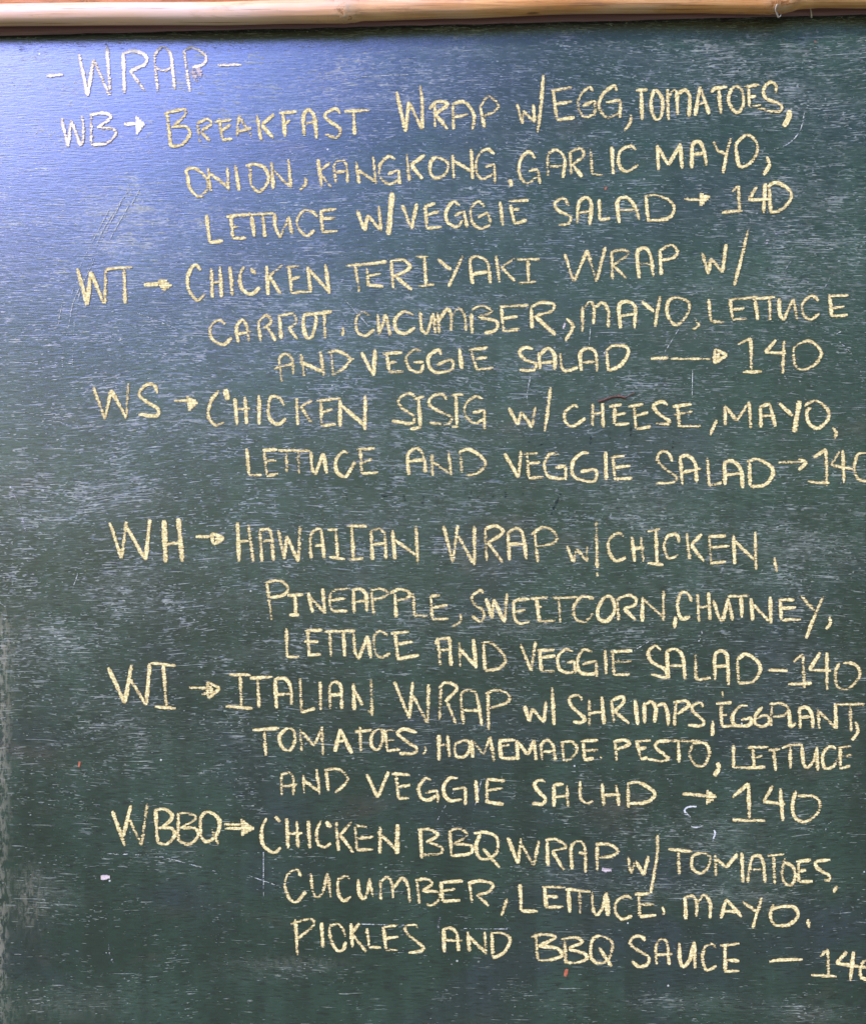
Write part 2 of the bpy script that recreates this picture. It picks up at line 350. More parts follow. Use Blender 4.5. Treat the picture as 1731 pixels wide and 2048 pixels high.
TEXT = """
# heading | chalked heading reading WRAP between two dashes
@80,80
$ dash | short chalk dash left of the heading
/42,215 140,208
$ word | WRAP
/233,75 287,335 322,118 418,330 /402,40 412,180 424,330
/500,75 508,318 ~498,82 560,65 635,95 630,145 540,185 /540,185 630,305
~708,305 692,160 692,90 735,42 780,75 795,160 808,295 /695,165 740,185 795,165
/865,60 880,180 900,310 ~868,58 920,45 995,95 980,145 915,165
$ dash | long thin chalk dash right of the heading
/1065,150 1210,148
# menu_entry | chalked menu entry WB for the breakfast wrap
$ item_code | WB
/130,468 168,640 188,480 245,635 /252,455 262,540 252,635
/308,455 308,625 ~300,450 380,438 425,465 345,528 ~345,525 440,535 455,565 400,620 308,628
$ arrow | filled chalk arrow after WB
/505,505 580,502 *575,452 632,505 578,572
$ word | BREAKFAST
/762,435 785,640 ~745,442 865,415 875,445 790,530 ~790,522 875,520 900,560 855,625 785,640
/945,495 960,615 ~942,502 1000,475 1030,500 965,550 /965,550 1020,605
/1075,470 1095,600 /1045,490 1155,478 /1085,545 1145,510 /1095,600 1155,592
/1180,580 1195,455 1268,580 /1190,550 1270,530
/1302,450 1325,600 /1405,445 1330,510 1400,590
/1458,440 1470,580 /1435,440 1540,430 /1470,505 1500,480
~1585,575 1580,460 1610,418 1645,460 1660,595 /1585,505 1650,490
@640,140
~122,262 90,232 28,270 60,310 120,355 100,405 30,385
/145,248 300,240 /200,250 208,390
$ word | WRAP
/458,130 512,372 532,190 610,355 /600,92 612,200 612,355
/688,190 690,345 ~655,235 700,190 765,205 690,265 /690,265 765,355
/795,200 800,360 ~800,200 860,190 905,235 925,290 910,360 /800,285 890,265
/958,215 985,345 ~960,220 1010,160 1070,215 1030,255 975,280
$ word | W/
/1180,205 1212,322 1218,245 1285,315 1278,205 /1338,30 1325,200 1303,375
$ word | EGG,
/1395,120 1420,300 /1385,125 1510,105 /1415,205 1510,190 /1420,300 1525,285
@1154,130
~95,155 70,135 20,180 5,250 40,310 100,300 /30,245 105,215 105,305
~235,155 220,125 150,180 130,250 175,315 250,290 /170,225 258,210 255,318
~322,300 315,350 280,395
$ word | TOMATOES,
/350,152 420,148 /382,155 388,330
~465,150 440,230 465,325 500,310 510,210 465,150
/540,145 545,330 ~545,205 562,165 585,150 600,175 /596,158 600,300 ~600,175 645,150 672,185 668,310
/705,305 735,130 790,295 /710,240 770,225
/800,165 830,140 900,132 /845,140 860,290
~940,130 905,190 920,250 960,285 995,240 985,150 940,130
/1025,130 1030,250 /1000,130 1090,120 /1030,195 1070,185 /1030,250 1100,240
~1188,170 1190,120 1150,105 1115,150 1130,200 1220,240 1210,280 1080,260
!1270,270 1265,320 1235,370
@80,330
$ word | ONION,
~885,60 880,30 930,20 1000,80 1005,140 955,190 900,140 885,60
/1008,15 1025,155 /1012,45 1125,130 /1125,15 1130,155
/1172,2 1195,155
~1235,5 1290,-5 1350,20 1370,90 1320,160 1270,120 1258,10
/1390,-15 1400,145 /1395,25 1495,130 /1490,-35 1505,135
~1590,75 1595,110 1560,150
$ word | KANGKONG,
/1668,-35 1690,130
@640,140
/60,555 -8,608 70,710
~95,675 85,570 135,540 160,580 165,675 /90,615 160,605
/215,550 235,680 /215,590 330,670 /318,520 335,685
~450,535 410,520 360,570 360,640 410,685 470,660 /405,625 470,600 478,685
/520,505 535,665 /628,510 545,570 615,655
~700,525 665,550 660,610 690,650 750,625 765,560 700,525
/795,510 800,650 /790,540 910,610 /905,475 915,655
~1045,505 1000,475 945,520 935,600 970,655 1035,625 /990,580 1045,565 1048,680
!1138,655 1145,700
$ word | GARLIC
~1290,530 1250,490 1200,540 1195,630 1240,680 1300,640 /1250,605 1305,595 1318,685
~1365,635 1368,510 1420,480 1465,530 1455,650 /1375,580 1460,575
/1498,490 1505,630 ~1500,490 1560,470 1580,510 1510,570 /1515,570 1570,640
/1620,470 1630,625 1695,630
@1154,130
/205,490 215,655
~350,510 320,485 255,520 250,600 295,640 365,600
$ word | MAYO,
/480,480 485,630 /480,490 545,600 615,480 /615,470 628,625
~685,620 690,480 730,460 760,520 770,605 /690,540 765,525
/815,460 845,520 890,530 /918,440 895,530 872,650
~950,500 955,470 1015,420 1070,460 1075,530 1020,600 970,605 950,500
~1135,550 1150,600 1115,660
@80,330
$ word | LETTUCE
/1000,300 1018,465 1100,455
/1145,305 1158,440 /1120,312 1200,298 /1150,375 1185,368 /1158,440 1240,438
/1170,302 1400,290 /1270,305 1285,430 /1335,300 1350,432
~1408,290 1412,370 1440,435 /1440,435 1495,310 1512,415
~1665,310 1640,285 1590,272 1545,320 1550,380 1600,425 1645,390
@640,350
/5,210 15,340 /0,215 100,205 /0,265 95,258 /10,345 105,335
$ word | W/
/222,210 268,335 285,240 365,335 352,185 !432,105 410,360
$ word | VEGGIE
/492,180 548,325 580,170
/628,180 640,320 /630,190 690,170 /640,240 712,220 /640,320 730,312
~835,185 800,160 755,220 765,285 820,310 855,270 /805,245 862,215 882,315
~985,190 950,160 905,200 910,280 960,320 1020,300 /945,255 1005,225 1022,290
/1078,160 1095,305
/1140,180 1165,295 /1130,158 1250,152 /1145,210 1195,205 /1165,295 1238,270
$ word | SALAD
~1490,185 1460,140 1405,170 1430,215 1500,250 1490,290 1430,300
~1540,290 1550,170 1590,135 1625,170 1615,300 /1545,225 1620,220
@1154,340
/130,175 135,300 195,290
~250,318 240,190 295,165 345,220 370,300 /245,240 350,240
/410,160 425,310 ~400,160 470,150 560,190 580,240 545,290 430,305
$ arrow | small chalk arrow before the first 140
/640,175 740,178 *733,142 795,160 733,230
$ price | 140
/928,128 965,95 970,245 /865,255 990,245
/1075,100 1025,180 1150,175 /1125,80 1115,260
~1140,100 1190,75 1270,120 1280,170 1220,240 1155,255 /1148,105 1160,250
# menu_entry | chalked menu entry WT for the chicken teriyaki wrap
@80,330
$ item_code | WT
/225,620 285,840 305,640 385,830 /395,620 390,830
/395,625 555,612 /505,625 512,830
$ arrow | blob-headed chalk arrow after WT
!625,720 710,715 *700,698 755,690 792,722 740,758
$ word | CHICKEN
~965,630 930,600 890,660 890,740 940,810 975,790 990,760
/1028,620 1035,795 /1080,610 1090,800 /1030,710 1085,700
/1140,610 1155,785
~1225,610 1200,660 1210,740 1265,775 1320,735 !1265,620 1292,655
/1360,605 1368,780 /1455,600 1375,665 1445,775
/1495,620 1510,770 /1475,615 1555,605 /1500,690 1560,670 /1510,770 1625,755
/1605,610 1625,765 /1608,620 1738,765 /1712,595 1735,772
@640,350
$ word | TERIYAKI
/155,545 270,535 400,520 /210,545 235,700
/280,555 290,665 /285,605 365,592 /280,660 380,668
/425,510 440,685 ~420,515 500,510 535,560 440,610 /450,605 550,690
/625,495 635,660 /575,490 650,490 /590,668 685,655
/705,505 785,570 /855,485 770,670
~915,655 900,510 950,490 1005,530 1020,650 /910,595 1010,580
/1055,485 1075,645 /1165,500 1085,553 1170,640
/1245,510 1250,640 /1180,508 1315,505 /1185,650 1295,640
$ word | WRAP
/1465,470 1520,645 1600,450 1655,640 1710,430
@1154,340
/205,490 210,655 ~200,490 270,480 305,505 215,570 /215,575 295,650
~370,650 360,490 410,470 440,520 455,640 /365,565 450,565
/495,490 502,630 ~485,490 560,450 600,490 570,530 500,540
$ word | W/
/748,495 785,625 800,530 870,615 890,445 /1025,350 985,520 938,700
@130,580
$ word | CARROT,
~960,205 925,180 875,220 880,290 950,328 1000,285
~1040,320 1030,220 1065,180 1090,220 1105,315 /1030,265 1120,250
/1160,190 1172,305 ~1155,195 1210,150 1235,195 1190,228 /1215,225 1265,305
/1285,150 1298,295 ~1290,155 1370,145 1385,195 1340,230 /1345,230 1395,295
~1440,150 1430,220 1450,285 1480,280 1505,200 1500,150 1440,150
/1430,150 1600,130 /1555,140 1560,290
/1668,225 1665,275
@640,580
$ word | CUCUMBER,
~295,155 255,130 215,180 225,250 270,275 325,235
/345,145 355,268 395,145 420,272
~560,150 500,130 450,180 460,245 510,260 570,225
/600,130 610,240 640,265 680,140 690,260
/705,135 715,260 ~715,180 760,115 785,150 785,245 ~790,160 830,110 865,150 875,245
/905,140 912,260 ~910,120 970,95 1030,130 945,160 ~950,165 1060,190 1050,240 985,260
/1085,100 1100,245 /1075,100 1250,92 /1095,170 1185,160 /1090,248 1195,235
/1265,105 1270,230 ~1265,100 1330,75 1405,90 1380,130 1285,155 !1285,155 1410,270
~1475,170 1515,220 1470,305
@1154,570
$ word | MAYO,
/30,130 30,280 ~30,150 75,100 100,140 95,235 ~100,140 150,105 185,160 185,255
~258,260 250,120 300,100 345,130 342,260 /255,185 345,175
/385,100 460,160 /495,65 465,250
~600,75 545,100 540,180 590,240 650,190 670,110 600,75
~705,210 730,240 690,265
$ word | LETTUCE
/785,85 800,220 880,222
/915,90 930,205 /905,90 1080,72 /925,150 1000,140 /930,208 1015,200
/1050,85 1185,72 /1065,90 1080,210 /1150,80 1155,210
~1208,80 1213,175 1235,212 /1235,212 1295,80 1318,212
~1445,95 1405,65 1350,110 1355,180 1400,205 1450,170
/1510,55 1525,190 /1510,65 1625,62 /1520,140 1600,130 /1525,190 1620,180
@130,580
$ word | AND
/1300,550 1285,420 ~1280,420 1310,385 1350,395 1365,440 1370,510 /1255,475 1290,460 1375,445
/1415,385 1435,515 /1410,430 1545,490 /1530,370 1555,515
/1595,370 1610,510 ~1575,375 1630,365 1695,395 1710,420 1670,470 1605,510 /1695,415 1735,415
@640,580
$ word | VEGGIE
/248,375 320,515 330,355
/400,390 415,490 /375,382 495,375 /415,440 460,430 /410,492 500,488
~605,360 560,360 515,410 540,475 600,490 620,445 /560,435 620,430
~725,390 710,360 650,400 660,470 710,495 790,475 785,420 700,450
/835,350 850,475
/905,365 940,480 /890,360 1005,345 /930,415 1000,405 /940,480 1040,465
$ word | SALAD
~1275,355 1230,345 1195,375 1230,420 1290,440 1280,480 1195,480
/1310,375 1318,475 ~1320,385 1365,350 1405,390 1405,480 /1320,440 1400,430
~1440,380 1448,460 1475,485 1545,465
~1565,485 1560,375 1610,350 1650,375 1660,490 /1575,435 1650,430
@1154,570
/175,390 185,515 ~165,400 215,365 290,370 305,410 260,480 190,515
$ arrow | long broken chalk arrow before the second 140
/440,442 545,438 %560,442 800,445 /825,385 895,420 820,470 825,385 /845,405 840,445
$ price | 140
/960,355 1040,320 1042,520 /990,522 1105,520
/1190,330 1125,405 1250,410 /1238,335 1230,530
~1305,370 1390,335 1460,400 1440,460 1370,505 1310,490 1295,420 1305,370
# menu_entry | chalked menu entry WS for the chicken sisig wrap
@130,580
$ item_code | WS
/172,585 240,775 278,600 370,770 /382,560 368,770
~555,620 540,575 490,570 445,625 490,670 560,715 550,755 440,745
$ arrow | diamond headed chalk arrow after WS
/655,665 745,665 *730,635 800,675 742,730
@180,750
$ word | CHICKEN
~775,95 730,150 710,240 750,300 805,285 !812,85 828,150
/870,140 882,300 /930,130 940,295 /875,210 960,200
/1015,120 1015,298
~1165,185 1140,140 1090,130 1070,190 1080,265 1130,295 1175,260
/1240,140 1245,300 /1335,150 1265,190 1335,295
/1385,155 1390,300 /1360,155 1505,140 /1390,225 1455,205 /1385,305 1475,295
/1500,150 1500,310 /1505,180 1650,305 /1650,120 1648,330
@640,580
$ word | SISIG
~570,640 530,620 470,660 490,710 560,755 550,800 430,785
/560,655 625,638 /590,650 600,815 /540,835 605,825
~755,660 735,625 670,640 655,690 720,730 790,765 760,805 655,795
/815,635 820,810 /785,632 865,628 /790,820 830,820
~975,655 930,640 870,690 875,760 930,800 975,775 /915,735 985,720 985,835
$ word | W/
/1130,705 1185,810 1205,730 1270,825 1290,700 /1380,580 1365,720 1345,850
$ word | CHEESE,
~1545,705 1520,690 1465,740 1475,800 1520,815 1590,770
@1154,760
/92,140 90,275 /150,140 155,285 /85,205 160,195
/225,155 220,265 /190,160 265,148 /225,210 290,200 /225,270 310,260
/340,160 350,290 /305,160 395,145 /345,215 425,195 /355,295 440,278
~540,150 505,130 455,155 490,205 550,245 545,265 470,262
/600,160 610,270 /570,160 685,145 /580,210 690,190 /600,275 740,275
/835,240 795,330
$ word | MAYO,
/885,150 885,270 /890,160 955,245 1020,145 /1028,130 1040,290
/1095,155 1100,285 /1155,150 1185,280 /1100,215 1185,212 /1095,160 1155,142
/1210,140 1290,215 !1330,125 1300,315
~1360,155 1430,125 1500,180 1500,240 1440,290 1385,255 1375,190 1400,165
~1530,285 1550,320 1540,355
@180,750
$ word | LETTUCE
/940,440 955,600 1030,600
/1045,450 1060,600 /1035,450 1125,448 /1055,515 1120,512 /1060,605 1130,592
/1130,452 1320,455 /1178,460 1180,585 /1250,460 1255,590
~1325,460 1332,560 1350,600 /1350,600 1400,470 1420,590
~1545,470 1520,460 1475,510 1480,580 1530,610 1560,570 1590,520
/1620,450 1630,590 /1600,445 1710,440 /1635,525 1690,505 /1630,590 1731,585
@740,760
$ word | AND
~232,570 225,450 260,415 300,420 325,480 330,555 /230,490 325,475
/370,445 375,575 /365,485 485,565 /470,430 485,570
/540,440 550,555 ~530,435 590,415 670,465 690,510 640,560 575,572
$ word | VEGGIE
/805,440 888,585 905,425
/940,440 950,585 /920,445 1005,440 /950,500 1020,495 /950,588 1040,582
~1130,445 1080,445 1045,500 1060,570 1110,590 1165,590 /1110,525 1172,515 1172,600
~1310,440 1270,440 1215,490 1215,570 1270,600 1345,605 1350,540 1260,550
/1410,430 1415,600
/1455,460 1465,600 /1440,465 1525,455 /1465,525 1560,515 /1465,595 1570,588
@1154,760
$ word | SALAD
~570,490 545,440 500,430 480,480 530,535 595,585 570,615 470,620
/615,460 630,635 ~610,465 660,455 705,500 715,615 /625,555 745,530
/778,465 790,635 865,615
/880,490 885,630 ~875,495 930,485 980,540 990,650 /885,570 975,560
/1030,490 1035,635 ~1015,490 1080,475 1160,520 1170,570 1120,630 1035,640
$ arrow | thin chalk arrow before the 140 cut by the frame
%1205,495 1370,490 /1325,475 1375,495 1325,540
$ price | 140
/1415,465 1490,415 1495,635 /1380,610 1510,620
/1570,430 1520,510 1650,535 /1590,420 1598,620
~1731,440 1680,450 1660,520 1680,590 1731,605 1790,595 1825,530 1795,460 1731,440
# menu_entry | chalked menu entry WH for the Hawaiian wrap
@200,1020
$ item_code | WH
/60,75 130,290 160,70 /165,110 275,300 300,55
!385,60 395,315 !470,50 495,310 /395,205 490,195
$ arrow | open headed chalk arrow after WH
/575,160 665,160 /670,140 745,170 680,205 670,140 /690,175 720,170
$ word | HAWAIIAN
/825,75 835,310 /890,85 920,310 /820,190 900,185
/960,125 972,310 ~955,120 1010,115 1030,160 1040,305 /970,190 1030,180
/1070,120 1105,295 1120,155 1190,310 1200,95
~1265,290 1265,150 1300,115 1325,120 1345,290 /1290,215 1345,210
/1415,115 1425,285 /1365,120 1425,115 /1375,282 1470,295
/1510,100 1520,295 /1480,95 1600,97 /1490,300 1580,288
/1625,125 1635,300 ~1620,125 1670,115 1705,140 1715,295 /1635,205 1710,200
@740,1030
/135,90 148,265 /140,145 280,245 /275,65 285,295
$ word | WRAP
/440,65 495,285 525,60 /525,120 625,300 625,65
/690,85 698,275 ~685,85 750,65 795,105 700,170 /705,165 795,285
/825,105 835,275 ~820,110 880,80 915,120 935,265 /835,175 930,175
/985,110 1005,285 ~965,120 1030,75 1090,90 1120,140 1080,175 995,190
$ word | W/
/1180,185 1220,285 1235,200 1300,280 1300,190 /1355,30 1360,320 %1360,345 1362,368
@1154,1030
$ word | CHICKEN,
~275,130 245,108 190,150 190,220 230,275 290,255
/328,130 342,280 /380,130 395,280 /320,205 400,195
/470,95 478,290 /420,100 495,85 /420,288 515,298
~610,165 595,118 540,130 520,190 545,260 605,240
/655,110 672,265 /745,115 680,180 760,280
/790,120 800,285 /785,130 890,125 /795,195 910,185 /795,290 890,280
/935,120 942,295 /935,150 1060,270 /1065,100 1070,330
/1180,255 1195,340
@200,1020
$ word | PINEAPPLE,
/1000,430 1030,660 ~990,435 1080,425 1130,470 1100,510 1020,525
/1170,510 1175,625 /1125,512 1220,508 /1135,630 1195,628
/1250,495 1275,615 /1250,510 1350,620 /1335,470 1350,620
~1500,470 1420,480 1385,500 1380,570 1400,605 1485,605 /1385,540 1475,530
/1520,480 1525,620 ~1510,480 1560,475 1595,510 1600,610 /1535,550 1600,545
@740,1030
/8,460 22,600 ~0,450 60,442 110,470 60,500 10,508
/150,475 155,615 ~120,470 180,445 240,470 220,500 150,515
/258,470 265,605 345,605
/362,480 372,620 /355,488 420,482 /375,555 465,540 /372,625 470,622
~540,595 540,640 490,668
$ word | SWEETCORN,
~675,470 660,452 610,490 620,530 680,580 665,640 610,605
/695,500 730,620 740,505 805,645 820,470
~955,505 880,510 860,530 865,620 895,650 955,640 /870,580 930,570
/995,500 1015,640 /960,502 1065,495 /1010,640 1110,632 /1010,550 1030,548
/1090,498 1245,495 /1130,500 1140,645
~1340,500 1270,490 1220,550 1230,620 1290,640 1335,590
~1410,490 1365,560 1370,620 1420,635 1465,570 1450,500 1410,490
/1480,520 1490,635 ~1475,510 1540,480 1590,500 1585,540 1520,560 /1520,560 1590,630
@1154,1030
/390,490 388,640 /390,500 520,620 /515,455 515,635
/588,610 582,680
$ word | CHUTNEY,
~685,520 660,470 620,470 600,540 620,620 675,610
/720,475 728,640 /785,465 795,630 /720,560 790,545
/815,510 850,620 870,635 905,500 930,635
/900,488 1030,485 /980,490 985,615
/1040,500 1050,635 /1045,530 1150,640 /1155,490 1160,650
/1215,510 1222,630 /1205,510 1300,508 /1220,560 1310,555 /1225,630 1340,625
/1340,485 1420,575 /1475,485 1420,610 1370,740
~1512,610 1515,650 1490,685
@200,1240
$ word | LETTUCE
/1118,50 1122,222 1195,220
/1245,60 1255,210 /1230,65 1335,60 /1225,130 1310,130 /1245,212 1325,205
/1345,70 1530,65 /1378,75 1385,218 /1460,70 1468,218
~1520,70 1530,190 1550,235 /1550,235 1605,95 1625,230
@740,1260
~105,35 60,5 25,40 30,130 65,165 120,140
/150,15 165,170 /125,20 235,10 /160,85 255,70 /160,175 295,150
$ word | AND
/405,45 420,210 /475,45 485,215 /390,85 405,55 480,45 /420,120 480,118
/535,75 540,220 /535,110 630,215 /618,55 635,230
/680,80 688,240 ~665,75 730,80 800,150 810,190 770,230 690,245
$ word | VEGGIE
/900,85 965,245 990,70
/1015,115 1025,245 /1000,122 1105,120 /1025,165 1110,155 /1025,248 1105,245
~1215,130 1175,115 1125,160 1135,235 1180,255 1225,250 /1180,195 1225,185 1228,260
~1330,130 1280,120 1245,170 1250,245 1300,265 1355,260 /1270,205 1355,185 1358,280
/1408,120 1415,270
/1450,130 1462,270 /1440,130 1570,125 /1460,190 1570,185 /1460,270 1555,265
@1154,1270
$ word | SALAD
~500,90 465,65 425,100 445,160 530,210 530,255 440,235
/535,95 545,260 ~530,95 590,85 630,130 645,265 /550,185 635,185
~708,115 710,245 725,268 800,255
~825,270 825,120 860,95 895,120 905,300 /830,190 900,185
/960,150 965,285 ~955,150 1010,115 1080,160 1095,215 1050,280 965,290
$ dash | chalk dash before the 140 beside it
/1140,208 1260,215
$ price | 140
/1295,160 1350,115 1360,320 /1262,295 1405,290
/1455,105 1390,210 1520,215 /1495,105 1495,330
~1570,168 1545,230 1560,310 1620,325 1690,250 1680,190 1620,165 1590,168
# menu_entry | chalked menu entry WI for the Italian wrap
@200,1240
$ item_code | WI
/50,285 150,500 190,270 /175,345 278,510 300,260
/380,265 400,520 /305,258 455,275 /330,520 455,530
$ arrow | outlined chalk arrow after WI
/535,405 640,410 /645,370 720,410 650,470 645,370 /610,445 700,430 /665,395 670,440
$ word | ITALIAN
/840,330 850,520 /775,328 905,330 /755,518 915,530
/900,350 1035,340 /945,350 955,525
/1050,355 1060,530 ~1045,355 1105,350 1140,390 1150,510 /1055,450 1160,440
/1200,350 1210,555 1290,530
/1320,370 1325,540
~1380,535 1380,395 1415,370 1445,400 1450,535 /1385,450 1450,445
/1520,380 1525,540 /1525,420 1575,510 /1625,350 1632,575 /1605,545 1625,555
@740,1260
$ word | WRAP
/145,310 235,530 255,310 /255,390 345,560 350,325
/425,340 415,540 ~410,350 455,315 520,350 450,430 /460,430 515,565
~560,565 545,390 590,360 635,385 670,575 /555,480 650,485
/705,380 710,600 ~690,380 770,360 835,395 820,435 715,470
$ word | W/
/925,455 955,550 970,470 1040,555 1055,425 /1090,345 1102,570
$ word | SHRIMPS,
~1270,420 1250,390 1195,410 1210,460 1285,530 1270,555 1215,550
@1154,1270
/70,385 72,545 /145,370 160,535 /75,470 155,460
/205,395 218,525 ~200,395 270,370 275,405 215,465 /230,465 310,530
/345,390 362,540
/400,405 402,530 ~400,420 445,400 470,440 462,525 ~470,430 520,415 540,470 545,545
/590,405 580,545 ~575,405 650,395 665,425 600,475
~755,430 735,405 685,430 700,465 755,515 745,545 660,540
/812,515 808,605
$ word | EGGPLANT,
/860,405 865,545 /830,412 925,405 /865,480 900,478 /865,548 960,545 %868,338 872,375
~1020,425 980,425 930,480 945,540 1030,540 1040,500 980,510
~1110,430 1070,480 1065,530 1110,548 1150,520 1130,480 1075,500
/1165,420 1160,545 ~1150,415 1220,410 1265,440 1240,480 1170,490
/1268,450 1275,555 1310,530
/1330,430 1335,560 ~1330,440 1375,435 1405,480 1410,560 /1335,495 1400,490
/1440,435 1450,565 /1440,450 1550,560 /1545,410 1550,565
/1545,415 1720,415 /1635,420 1640,580
~1668,520 1680,580 1645,630
@200,1240
$ word | TOMATOES,
/915,660 1075,650 /985,660 995,815
~1130,650 1080,690 1085,750 1130,785 1165,740 1165,670 1130,650
/1200,655 1210,785 /1205,665 1285,755 1330,650 /1330,640 1338,810
/1410,790 1440,655 1510,800 /1420,735 1480,720
/1530,670 1630,660 /1560,640 1565,790
~1670,655 1630,690 1630,760 1670,775 1695,720 1690,660 1670,655
@740,1260
/85,600 105,725 /60,605 150,600 /100,665 150,650 /100,725 180,715
~280,615 200,595 165,620 220,670 280,710 260,740 175,740
~325,700 335,715 318,745
$ word | HOMEMADE
/412,630 412,785 /465,630 475,765 /420,690 480,690
~560,662 510,690 515,755 560,760 595,720 590,670 545,660
/608,660 615,765 /612,665 680,745 720,640 /720,640 742,790
/775,660 785,770 /770,665 870,660 /785,695 835,690 /785,770 890,770
/880,660 885,780 /885,670 945,750 980,660 995,780
~1030,780 1025,690 1060,660 1095,690 1110,785 /1035,730 1100,725
/1150,670 1160,785 ~1140,675 1210,670 1240,720 1200,775 1160,785
/1275,665 1285,775 /1260,668 1365,660 /1285,725 1365,720 /1280,778 1340,770 %1378,758 1388,775
@1154,1270
$ word | PESTO,
/225,635 235,755 ~215,640 280,630 310,655 230,690
/355,635 380,745 /345,640 440,632 /360,685 415,675 /380,745 420,735
~560,635 490,640 465,670 510,710 545,740 510,755 420,745
/560,635 735,635 /605,640 608,765
~690,650 765,650 790,710 760,780 710,780 670,720 690,660
!840,765 850,800 820,845
$ word | LETTUCE
/935,660 935,795 1015,795
/1050,675 1060,795 /1020,675 1145,672 /1065,735 1110,725 /1010,797 1125,792
/1145,690 1215,685 /1175,690 1188,815 /1225,680 1270,660 1350,660 /1275,670 1275,800
~1345,665 1355,770 1380,795 1420,745 1434,680 /1435,670 1440,815
~1550,680 1510,670 1470,720 1480,795 1530,790 1560,740
/1575,670 1575,795 /1560,675 1640,670 /1575,730 1645,720 /1570,800 1635,785
@200,1440
$ word | AND
/1090,460 1088,330 ~1085,325 1140,320 1160,350 1160,450 /1095,400 1185,385
/1220,330 1225,440 /1220,360 1315,430 /1298,295 1318,445
/1358,300 1370,425 ~1345,300 1430,295 1485,345 1465,390 1410,435
@740,1440
$ word | VEGGIE
/-20,325 45,465 110,310
/155,330 170,470 /130,322 240,330 /165,400 240,390 /170,472 235,468
~365,360 330,350 290,410 310,470 350,480 395,455 /330,435 405,425 405,495
~525,350 475,350 440,400 450,460 490,485 550,475 /495,415 570,405 570,510
/632,360 642,495
/700,360 700,490 /700,355 810,365 /700,420 795,410 /690,490 800,505
$ word | SALAD
~1050,375 1020,360 985,385 1010,430 1050,470 1030,505 970,500
/1100,385 1102,520 /1100,388 1160,385 /1180,390 1185,520 /1110,460 1190,455
~1258,365 1262,470 1300,500 1335,485
/1390,380 1400,515 /1475,390 1490,515 /1400,450 1500,450
/1545,385 1548,525 ~1540,380 1610,375 1690,420 1705,455 1650,495 1545,500
@1154,1450
$ arrow | chalk arrow before the 140 right of SALAD
/630,412 780,425 *775,390 838,430 772,478
$ price | 140
/930,435 1025,350 1030,560 /930,570 1125,575
/1170,365 1115,460 1245,475 /1215,380 1230,575
~1310,395 1290,470 1300,550 1360,580 1430,540 1455,475 1420,430 1320,425
# menu_entry | chalked menu entry WBBQ for the chicken BBQ wrap
@200,1440
$ item_code | WBBQ
/75,545 150,755 /140,700 187,510 /175,590 250,750 285,500
/335,535 345,735 ~325,540 390,535 435,580 380,640 350,650 ~360,645 430,650 450,690 400,745 345,735
/470,560 472,725 ~465,560 530,560 575,590 480,650 ~490,650 570,650 590,690 540,745 470,725
~650,550 605,590 610,700 640,730 700,690 715,600 650,550 /670,655 710,745
$ arrow | thick chalk arrow after WBBQ
/745,625 850,628 /750,650 850,650 *845,592 925,650 850,695
$ word | CHICKEN
~1000,588 970,660 980,750 1040,795 1085,765 !1050,580 1080,610
/1120,590 1128,770 /1180,605 1188,765 /1115,680 1215,680
/1250,605 1258,770
~1325,605 1300,670 1310,745 1350,760 1385,740 !1355,610 1385,645
/1415,605 1430,785 /1510,610 1440,690 1520,795
/1530,635 1540,780 /1525,635 1600,640 /1545,710 1640,700 /1540,780 1640,775
@740,1440
/60,640 58,800 /45,670 160,780 !165,625 160,805
@480,1600
$ word | BBQ
/1080,175 1090,350 ~1065,180 1130,175 1185,210 1115,255 ~1120,250 1210,285 1200,320 1090,330
/1258,185 1268,335 ~1250,190 1310,170 1360,210 1280,265 ~1290,262 1385,275 1380,320 1270,335
~1440,205 1415,270 1430,340 1480,355 1540,310 1540,230 1480,195 1400,200 /1455,290 1555,405
@940,1630
$ word | WRAP
/225,135 285,290 305,140 /305,170 380,305 412,155
/460,155 465,305 ~450,150 510,145 575,190 490,215 /490,215 560,330
~610,325 605,190 650,155 685,190 690,345 /650,225 690,235
/760,180 760,340 ~750,175 830,175 885,215 850,245 770,255
$ word | W/
/945,250 965,350 990,275 1040,360 1068,245 /1122,120 1118,250 1080,470
@1154,1640
$ word | TOMATOES,
/545,175 690,190 /605,185 610,325
~740,200 690,220 690,290 740,320 785,280 795,220 740,200
/825,205 830,335 /825,225 890,285 960,205 /985,195 992,375
~1020,375 1045,230 1090,215 1115,260 1125,375 /1040,300 1110,295
/1140,215 1240,205 /1175,220 1182,385
~1245,230 1225,310 1240,375 1280,390 1305,340 1290,280 1235,250
/1325,245 1325,370 /1310,250 1400,240 /1325,305 1370,300 /1330,370 1410,368
~1515,240 1430,250 1440,290 1510,335 1505,362 1480,360
/1555,395 1535,435
@480,1600
$ word | CUCUMBER,
~365,460 340,415 285,450 270,520 300,595 340,610 395,550
~425,440 435,540 460,585 495,560 /495,560 525,440 545,585
~655,475 640,458 590,480 590,560 620,605 665,580
~708,475 715,560 740,595 762,560 774,480 /775,470 795,580
/840,480 845,600 ~840,500 880,460 910,500 918,590 ~920,530 970,470 1005,510 1018,615
/1060,480 1075,620 ~1050,480 1120,475 1150,505 1090,545 ~1095,545 1190,555 1190,600 1140,635 1120,620
/1205,490 1215,605 /1205,495 1335,485 /1210,545 1290,535 /1215,608 1320,600
/1375,500 1390,615 ~1365,500 1440,485 1515,505 1490,550 1415,570 /1420,570 1490,635
/1600,590 1565,695
@940,1630
$ word | LETTUCE,
/298,415 305,575 405,578
/445,430 455,550 /430,430 570,435 /440,490 525,490 /450,555 560,550
/570,445 720,460 /588,450 595,585 /655,460 658,590
~730,460 735,560 755,600 790,560 813,475 !815,465 825,605
~965,500 930,485 875,520 870,580 910,625 970,605
/1010,480 1015,605 /985,475 1075,470 /1000,540 1105,535 /1015,610 1115,600
